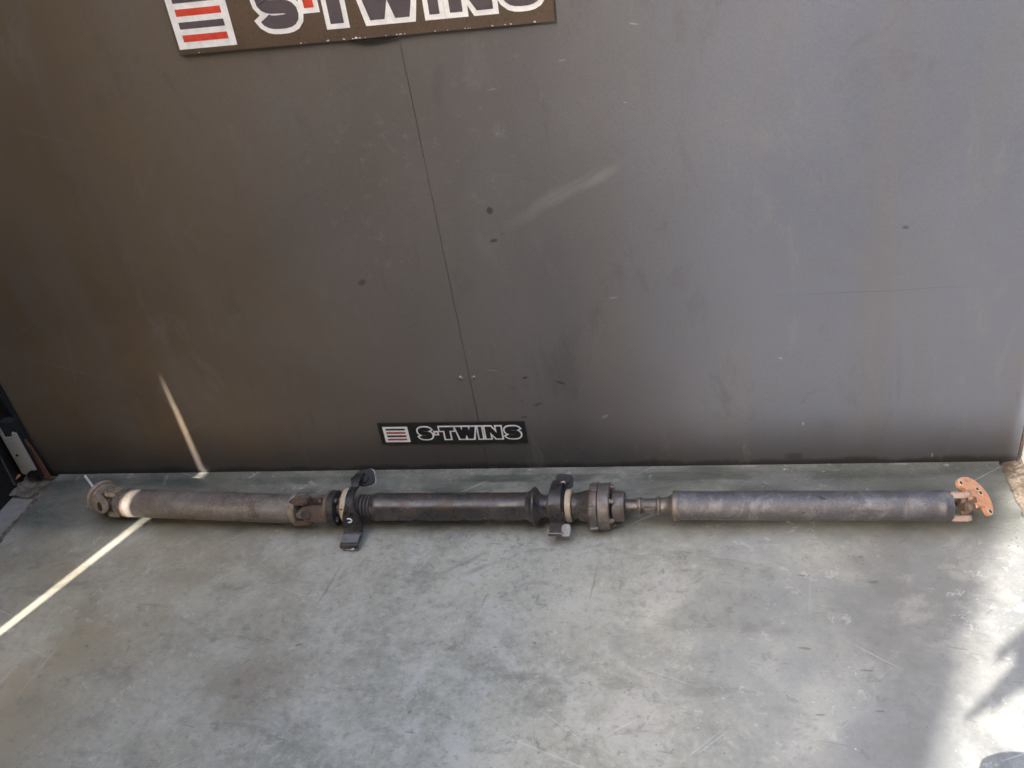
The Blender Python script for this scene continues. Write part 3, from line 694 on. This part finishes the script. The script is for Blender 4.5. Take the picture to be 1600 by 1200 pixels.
def tab(c, u, v, a, b, th, mat, parent, name='mounting_foot'):
    u, v = Vector(u).normalized(), Vector(v).normalized(); w = u.cross(v).normalized(); pts = []
    for k in range(28):
        an = 2 * math.pi * k / 28; e = .55
        pts.append((a * math.copysign(abs(math.cos(an)) ** e, math.cos(an)), b * math.copysign(abs(math.sin(an)) ** e, math.sin(an))))
    bm = NB(); prism(bm, pts, Vector(c) - w * th / 2, u, v, w, th, .0008)
    return part(name, bm, mat, parent)
tf = tab((BX + .023, AY + .060, .100), (1, .3, 0), (-.2, .62, .55), .0205, .020, .005, 'rubber', bk)
tf2 = tab((BX + .0245, AY + .062, .0975), (1, .3, 0), (-.2, .62, .55), .0215, .0212, .003, 'chipped', bk, 'worn_edge')
bm = NB(); lathe(bm, (BX + .020, AY + .055, .1015), (.2, -.55, .62), [(0, .010), (.003, .010), (.0045, .007), (.0045, .001)], 20); part('rubber_pad', bm, 'rubber', tf)
bm = NB(); box(bm, (BX + .004, AY + .047, .106), (.026, .012, .010), Matrix.Rotation(.4, 3, 'Z'), .002); part('lug', bm, 'black', bk)
bm = NB(); box(bm, (cc[0] + .001, AY - .0885, .0125), (.036, .008, .010), None, .002); part('foot_pad', bm, 'chipped', bk)
bm = NB(); strip(bm, [Vector((cc[0], AY - .0625, .0318)), Vector((cc[0], AY - .075, .0297)), Vector((cc[0], AY - .0865, .0287))], X, [.040, .041, .040], .0012, [.001, .001, .001]); part('lit_foot_top', bm, 'lit_grey', bk)  # paler skin paints in the light on the foot's level top
# white curved paint mark on the strap
pts = []
bm = NB(); c0 = Vector((cc[0] - .0015, AY - .0500, .064)); outer = []; inner = []
for k in range(15):
    a = R(-125 + 250 * k / 14)
    for lst, rr in ((outer, .0078), (inner, .0046)):
        u, v = rr * math.cos(a), rr * .82 * math.sin(a)
        lst.append(bm.verts.new(c0 + Vector((u, -.0012 - (.0006 if rr > 0 else 0), v)) + Vector((0, -.0001 + .0000, 0)) + Vector((0, (v + .0) * .10 - abs(v) * .05, 0))))
for k in range(14): bm.faces.new((outer[k], outer[k + 1], inner[k + 1], inner[k]))
r_ = bmesh.ops.extrude_face_region(bm, geom=bm.faces[:])
for g in r_['geom']:
    if isinstance(g, bmesh.types.BMVert): g.co.y += .0022
part('paint_mark', bm, 'white_paint', bk)
bm = NB(); box(bm, (cc[0] + .0105, AY - .0966, .0185), (.008, .0010, .003), Matrix.Rotation(-.5, 3, 'Y')); part('paint_chip', bm, 'white_paint', bk)
# boot behind the first bearing, then the middle tube
bm = NB(); pr = [(0, .024)]
for k in range(4): pr += [(.004 + k * .0085, .0245), (.006 + k * .0085, .0305 - k * .0004), (.0095 + k * .0085, .0305 - k * .0004), (.0112 + k * .0085, .0245)]
pr += [(.040, .026)]
lathe(bm, Vector((BX + .012, AY, .060)), X, pr, 44); part('rubber_boot', bm, 'brown_rubber')
bm = NB(); lathe(bm, Vector((-.245, AY, .060)), X, [(0, .027), (.002, .0305), (.010, .0325), (.013, .0335), (.017, .0325), (.36, .0318), (.372, .0322)], 56)
tm = part('tube', bm, 'tube_dark', label='middle dark tube of the shaft')
bm = NB(); lathe(bm, Vector((.126, AY, .060)), X, [(0, .033), (.006, .0345), (.011, .037), (.014, .0425), (.0165, .0440), (.020, .0435), (.024, .038), (.029, .030), (.036, .026), (.050, .0255)], 56)
part('flared_collar', bm, 'tube_dark', tm)
# bearing two
B2 = .200
bm = NB(); lathe(bm, Vector((B2 - .026, AY, .061)), X, [(0, .026), (.002, .029), (.012, .029), (.014, .027)], 44); part('dust_shield', bm, 'cast_brown')
cc = (B2 - .004, AY, .062)
path = arc(cc, .0455, 78, 186, 16)
P = [Vector((cc[0], AY + .036, .101)), Vector((cc[0], AY + .026, .1055))] + path + [Vector((cc[0], AY - .0475, .050)), Vector((cc[0], AY - .0505, .046)), Vector((cc[0], AY - .060, .0445)), Vector((cc[0], AY - .0725, .0435)), Vector((cc[0], AY - .0745, .0395))]
w = [.024, .025] + [.0265] * 11 + [.029, .031, .033, .034, .035, .0345] + [.034, .034, .035, .036, .036]
off = [.001] * 2 + [0] * 11 + [.002, .003, .004, .004, .004, .004] + [.003] * 5
bm = NB(); strip(bm, P, X, w[:len(P)], .0068, off[:len(P)])
bmesh.ops.bevel(bm, geom=bm.edges[:], offset=.0013, segments=2, affect='EDGES')
bk2 = part('bracket', bm, 'black', sharp=50)
bm = NB(); pf = [(-.0185, -.010), (.0185, -.010), (.0185, .010), (.0150, .010), (.0150, -.0072), (-.0155, -.0072), (-.0155, .002), (-.0185, .002)]
prism(bm, pf, (cc[0] + .002, AY - .0645, .0462), X, (0, 1, .1), (0, -.1, 1), .0014); part('worn_edge', bm, 'chipped', bk2)
o = tab((cc[0] + .024, AY - .064, .046), X, (0, 1, .35), .010, .015, .005, 'chipped', bk2)
o = tab((cc[0] + .014, AY + .043, .096), (1, 0, -.1), (0, .75, .62), .020, .016, .006, 'rubber', bk2)
bm = NB(); lathe(bm, (cc[0] + .018, AY + .044, .0955), (0, -.62, .75), [(0, .008), (.006, .008), (.008, .005), (.008, .001)], 18); part('stud', bm, 'rubber', o)
bm = NB(); strip(bm, [(cc[0] + .008, AY + .024, .1085), (cc[0] + .016, AY + .026, .1095), (cc[0] + .020, AY + .022, .106)], (0, 1, .1), [.004, .005, .004], .0015); part('worn_edge', bm, 'chipped', o)
bm = NB(); lathe(bm, Vector((B2 + .014, AY, .061)), X, [(0, .030), (.002, .036), (.012, .0365), (.0145, .034)], 48); rg2 = part('bearing_ring', bm, 'tan_ring', label='pale tan ring at the right bracket')
bm = NB(); lathe(bm, Vector((B2 - .014, AY, .061)), X, [(0, .030), (.001, .0385), (.027, .0385), (.028, .030)], 44); part('rubber_cushion', bm, 'rubber', rg2)
# constant velocity joint: cone, two thick discs, bolts, cap
bm = NB(); lathe(bm, Vector((B2 + .029, AY, .060)), X, [(0, .027), (.002, .030), (.012, .0305), (.026, .034), (.042, .0385), (.046, .040)], 52); part('joint_cone', bm, 'tube_dark')
JX = .270; bm = NB(); jz = .0590
lathe(bm, Vector((JX, AY, jz)), X, [(0, .046), (.001, .0515), (.0025, .0525), (.017, .0525), (.0185, .0510)], 60); cv = part('joint_disc', bm, 'cast_grey')
bm = NB(); lathe(bm, Vector((JX + .0188, AY, jz)), X, [(0, .050), (.0015, .0522), (.024, .0522), (.0265, .0500), (.0268, .030)], 60); cv2 = part('joint_housing', bm, 'cast_grey', label='browner outer half of the thick joint')
for k in range(6):
    a = R(5 + 60 * k); p = Vector((JX + .0455, AY + .0435 * math.cos(a), jz + .0435 * math.sin(a)))
    bm = NB(); lathe(bm, p, X, [(0, .0062), (.006, .0062), (.007, .0045)], 12); part('bolt', bm, 'cast_brown', cv2)
    bm = NB(); bmesh.ops.create_uvsphere(bm, u_segments=10, v_segments=6, radius=.0038, matrix=Matrix.Translation(p + X * .0065)); part('bolt_head', bm, 'shiny', cv2)
for k in range(6):
    bm = NB(); a = R(30 + 60 * k); p = Vector((JX + .0095, AY + .0522 * math.cos(a), jz + .0522 * math.sin(a)))
    rot = Matrix.Rotation(a, 3, 'X'); box(bm, p, (.018, .0055, .020), rot, .0015); part('joint_lug', bm, 'cast_grey', cv)
bm = NB(); lathe(bm, Vector((.318, AY, .059)), X, [(0, .028), (.001, .0325), (.006, .0340), (.024, .0340), (.0275, .0325), (.0285, .027)], 48); part('grease_cap', bm, 'cast_grey')
# splined stub, slip yoke, neck
bm = NB(); lathe(bm, Vector((.345, AY + .001, .060)), X, [(0, .0145), (.030, .0140), (.034, .0150)], 36)
part('splined_stub', bm, 'tube_dark')
bm = NB(); lathe(bm, Vector((.374, AY + .001, .060)), X, [(0, .0150), (.001, .0185), (.007, .0190), (.0085, .0165), (.012, .0155), (.040, .0155), (.0415, .0190), (.043, .0205), (.048, .0205), (.050, .0175), (.060, .0175), (.066, .0200), (.074, .0245), (.078, .0275)], 44)
sy = part('slip_yoke', bm, 'stub')
bm = NB(); box(bm, (.400, AY - .0155, .060), (.026, .006, .017), None, .0015); part('flat', bm, 'stub', sy)
# right tube
bm = NB(); lathe(bm, Vector((.449, AY, .060)), X, [(0, .026), (.001, .0325), (.003, .0335), (.013, .0330), (.015, .0318)], 56); part('weld_ring', bm, 'cast_grey')
D = Vector((.462, AY, .060)); E_ = Vector((1.012, AY - .003, .059)); dr = (E_ - D).normalized(); LR = (E_ - D).length
bm = NB(); pr = [(0, .031)] + [(.002 + (LR - .024) * k / 40, .0312) for k in range(41)] + [(LR - .020, .0325), (LR - .014, .0325), (LR - .010, .0312), (LR - .001, .030), (LR, .027)]
lathe(bm, D, dr, pr, 60); tr = part('tube', bm, 'tube_grey', label='right blue grey tube of the shaft, the longest')
# right end yoke and copper flange
ctr, yk = yoke('tube_yoke', E_ - dr * .004, dr, Vector((0, .55, .83)), .0235, .042, .030, .012, 'cast_pink')
cross(ctr, (0, .55, .83), (0, -.83, .55), .009, .024, .028, 'cast_brown')
Rx = Vector((.976, .161, -.148)); Dn = Vector((-.033, -.559, -.829)); Fw = Vector((-.217, .813, -.540))
fu = (Rx * .70 + Dn * .72 - Fw * .10).normalized()          # long way of the plate, from the back top to the front bottom
fv = (Rx * .55 - Dn * .50 + Fw * .66); fv = (fv - fu * fv.dot(fu)).normalized()
fw = fu.cross(fv).normalized()
if fw.dot(Fw) > 0: fw = -fw
FC = Vector((1.0565, AY + .020, .080)) + Rx * .002 + Dn * .011; pts = []; K = .87
pts = []
for k in range(23):                                            # outer arc
    a = R(-80 + 160 * k / 22); pts.append((.056 * math.sin(a), -.016 + .058 * math.cos(a)))
pts += [(.053, -.016), (.043, -.022), (.034, -.014), (.027, -.006), (.021, -.018), (.017, -.032), (.008, -.028), (-.008, -.026), (-.017, -.022), (-.024, -.010), (-.034, -.013), (-.045, -.022), (-.053, -.016)]
pts = [(p[0] * K, p[1] * K) for p in pts]
bm = NB(); prism(bm, pts, FC - fw * .004, fu, fv, fw, .008, .0018); cfp = part('end_flange', bm, 'copper', label='copper pink flange plate at the right end')
for u, v, r1, nm in ((-.046, -.009, .0038, 'bolt_hole'), (.0465, -.009, .0038, 'bolt_hole'), (-.004, .020, .0032, 'bolt_hole'), (.007, .018, .0038, 'bolt_hole')):
    p = FC + fu * u * K + fv * v * K + fw * .0042
    bm = NB(); lathe(bm, p, fw, [(0, r1 * 1.75), (.0006, r1 * 1.7)], 20); bo = part('hole_rim', bm, 'tan_ring', cfp)
    bm = NB(); lathe(bm, p + fw * .0004, fw, [(0, r1), (.0006, r1)], 16); part(nm, bm, 'hole', cfp)
bm = NB(); s2 = Vector((0, -.83, .55))
for s in (1, -1):
    q = ctr + s2 * s * .0245; e = FC + fu * (.012 * s) + fv * (-.012)
    dd = (e - q); ear(bm, e, -dd, s2 * s, 0, dd.length + .012, .024, .010)
part('flange_yoke', bm, 'cast_brown', cfp)

# ------------------------------------------------------------------ toe of a shoe in the lower right corner
t2 = thing('shoe', 'grey worn shoe whose toe shows at the bottom right corner', 'shoe', (.958, -.90, 0)); t2.location.y -= .008
def shoe_sec(yv, hw, z0, z1, n=18, flat=.45):
    out = []
    for k in range(n):
        a = 2 * math.pi * k / n; x = hw * math.copysign(abs(math.cos(a)) ** .75, math.cos(a)); zz = math.sin(a)
        out.append(Vector((.958 + x, yv, (z0 + z1) / 2 + (z1 - z0) / 2 * math.copysign(abs(zz) ** .7, zz))))
    return out
def loft(bm, secs):
    Rr = [[bm.verts.new(p) for p in s] for s in secs]; n = len(secs[0])
    for i in range(len(Rr) - 1):
        for k in range(n): bm.faces.new((Rr[i][k], Rr[i][(k + 1) % n], Rr[i + 1][(k + 1) % n], Rr[i + 1][k]))
    bm.faces.new(Rr[0][::-1]); bm.faces.new(Rr[-1]); return bm
M['shoe_grey'] = mat_plain('grey_rubber', (.36, .335, .30), .7, .12, 60); M['shoe_dark'] = mat_plain('charcoal_mesh', (.055, .052, .05), .85, .25, 250, 0, .3, .5)
bm = NB(); loft(bm, [shoe_sec(y, w_, .0005, .026) for y, w_ in ((-1.055, .020), (-1.048, .032), (-1.02, .039), (-.96, .037), (-.90, .042), (-.85, .049), (-.82, .047), (-.800, .037), (-.790, .024), (-.786, .010))]); obj('sole', bm, M['shoe_grey'], t2, 60)
bm = NB(); loft(bm, [shoe_sec(y, w_, .020, h_) for y, w_, h_ in ((-1.045, .026, .085), (-1.01, .034, .105), (-.95, .034, .10), (-.90, .039, .078), (-.86, .044, .062), (-.822, .034, .052))]); obj('upper', bm, M['shoe_dark'], t2, 60)
bm = NB(); loft(bm, [shoe_sec(y, w_, .018, h_) for y, w_, h_ in ((-.832, .0455, .0505), (-.815, .0425, .045), (-.803, .034, .037), (-.793, .020, .028))]); obj('toe_cap', bm, M['shoe_grey'], t2, 60)

# ------------------------------------------------------------------ the person holding the camera phone, whose hand throws the shadow
def skin(name, chains, mat, parent=None, sub=1):
    verts = []; edges = []; rad = []; idx = {}
    for ch in chains:
        prev = None
        for p, r in ch:
            key = tuple(round(c, 4) for c in p)
            if key not in idx: idx[key] = len(verts); verts.append(p); rad.append(r)
            i = idx[key]
            if prev is not None and prev != i: edges.append((prev, i))
            prev = i
    off = ORIG.get(parent, Vector((0, 0, 0)))
    me = bpy.data.meshes.new(name); me.from_pydata([Vector(v) - off for v in verts], edges, [])
    o = bpy.data.objects.new(name, me); COL.objects.link(o)
    if parent: o.parent = parent
    md = o.modifiers.new('skin', 'SKIN')
    for i, v in enumerate(me.skin_vertices[0].data):
        r = rad[i]; v.radius = r if isinstance(r, tuple) else (r, r)
    me.skin_vertices[0].data[0].use_root = True
    md.use_smooth_shade = True
    s = o.modifiers.new('sub', 'SUBSURF'); s.levels = sub; s.render_levels = sub
    me.materials.append(mat); ORIG[o] = off
    return o
PX, PY = .68, -2.16
per = thing('person', 'person in dark clothes standing behind the camera, one hand held out', 'person', (PX, PY, 0))
M['skin'] = mat_plain('skin', (.50, .33, .25), .55, .06, 30); M['shirt'] = mat_plain('navy_cloth', (.05, .055, .075), .85, .15, 60); M['trouser'] = mat_plain('dark_trousers', (.07, .07, .075), .9, .15, 60); M['hair'] = mat_plain('dark_hair', (.03, .022, .018), .7, .3, 120)
pel = (PX, PY, .95); che = (PX, PY - .02, 1.30); nek = (PX, PY - .01, 1.46); hed = (PX, PY + .02, 1.60); top = (PX, PY + .01, 1.70)
shL = (PX - .18, PY, 1.40); shR = (PX + .18, PY, 1.40)
elL = (PX - .26, PY + .02, 1.13); HB = lambda q, z: (.366 + .9187 * q, -2.004 - .395 * q, z)
wrL = HB(.112, .905)
elR = (PX + .20, PY + .10, 1.14); wrR = (.70, -1.80, 1.335)
palm = HB(.080, .866)
body = [[(pel, (.13, .10)), (che, (.14, .10)), (nek, .055), (hed, (.075, .09)), (top, (.06, .075))],
        [(che, (.14, .10)), (shL, .055), (elL, .042), (wrL, .026), (palm, (.030, .020))], [(che, (.14, .10)), (shR, .055), (elR, .042), (wrR, .028), ((.665, -1.755, 1.375), (.032, .018))]]
for s in (-1, 1):
    body.append([(pel, (.13, .10)), ((PX + s * .10, PY, .86), .085), ((PX + s * .11, PY + .02, .48), .055), ((PX + s * .115, PY - .01, .09), .04), ((PX + s * .125, PY + .12, .035), (.042, .028))])
fing = [[HB(.056, .842), HB(.032, .808), HB(.014, .785), HB(.0, .771)], [HB(.062, .838), HB(.044, .811), HB(.032, .799), HB(.022, .792)],
        [HB(.072, .836), HB(.056, .810), HB(.045, .795), HB(.036, .782)], [HB(.082, .834), HB(.074, .818), HB(.068, .812), HB(.064, .812)]]
for k_, pts in enumerate(fing): body.append([(palm, (.030, .022))] + [((p[0] + .010 * (k_ - 1.5) * .4, p[1] + .010 * (k_ - 1.5), p[2]), .0105 - .0016 * k) for k, p in enumerate(pts)])
body.append([(palm, (.030, .022)), (HB(.060, .870)[0], HB(.060, .870)[1] + .018, .868), (HB(.045, .852)[0], HB(.045, .852)[1] + .022, .848), (HB(.034, .838)[0], HB(.034, .838)[1] + .022, .832)])
body[-1] = [body[-1][0]] + [(p, .010 - .0015 * k) for k, p in enumerate(body[-1][1:])]
hb = (.665, -1.755, 1.375)
for k in range(4):
    body.append([(hb, (.032, .018)), ((.655 - .006 * k, -1.765 + .01 * k, 1.43 - .018 * k), .0085), ((.63 - .004 * k, -1.757 + .008 * k, 1.44 - .018 * k), .0075)])
skin('body', body, M['skin'], per, 2)
skin('shirt', [[((PX, PY, .93), (.15, .12)), (che, (.165, .125)), ((PX, PY - .01, 1.42), (.10, .08))], [(che, (.165, .125)), (shL, .072), (elL, .056), (HB(.125, .935), .042)], [(che, (.165, .125)), (shR, .072), (elR, .056), ((.715, -1.87, 1.30), .042)]], M['shirt'], per, 2)
skin('trousers', [[((PX, PY, .96), (.145, .115)), ((PX, PY, .90), (.145, .115))]] + [[((PX, PY, .90), (.145, .115)), ((PX + s * .10, PY, .80), .10), ((PX + s * .11, PY + .02, .48), .075), ((PX + s * .115, PY - .01, .10), .062)] for s in (-1, 1)], M['trouser'], per, 2)
skin('hair', [[((PX, PY - .02, 1.62), (.088, .09)), ((PX, PY - .02, 1.69), (.078, .08))]], M['hair'], per, 2)
bm = NB()
for s in (-1, 1):
    bmesh.ops.create_uvsphere(bm, u_segments=10, v_segments=8, radius=.012, matrix=Matrix.Translation((PX + s * .032, PY + .098, 1.615)))
bmesh.ops.create_cone(bm, segments=10, radius1=.016, radius2=.004, depth=.04, matrix=Matrix.Translation((PX, PY + .112, 1.59)) @ Matrix.Rotation(.3, 4, 'X'))
box(bm, (PX, PY + .098, 1.55), (.045, .012, .008), None, .003)
obj('face', bm, M['skin'], per)
ph = thing('phone', 'black phone held up behind the camera', 'phone', (.60, -1.765, 1.40))
bm = NB(); rot = Matrix((cx, up, -cf)).transposed()
box(bm, cam.location + -cf * .018 + cx * .045 - up * .012 if False else Vector((0.5457, -1.7281, 1.3967)) - cf * .016 + cx * .055 - up * .022, (.155, .074, .008), rot, .003)
obj('case', bm, M['rubber'], ph)
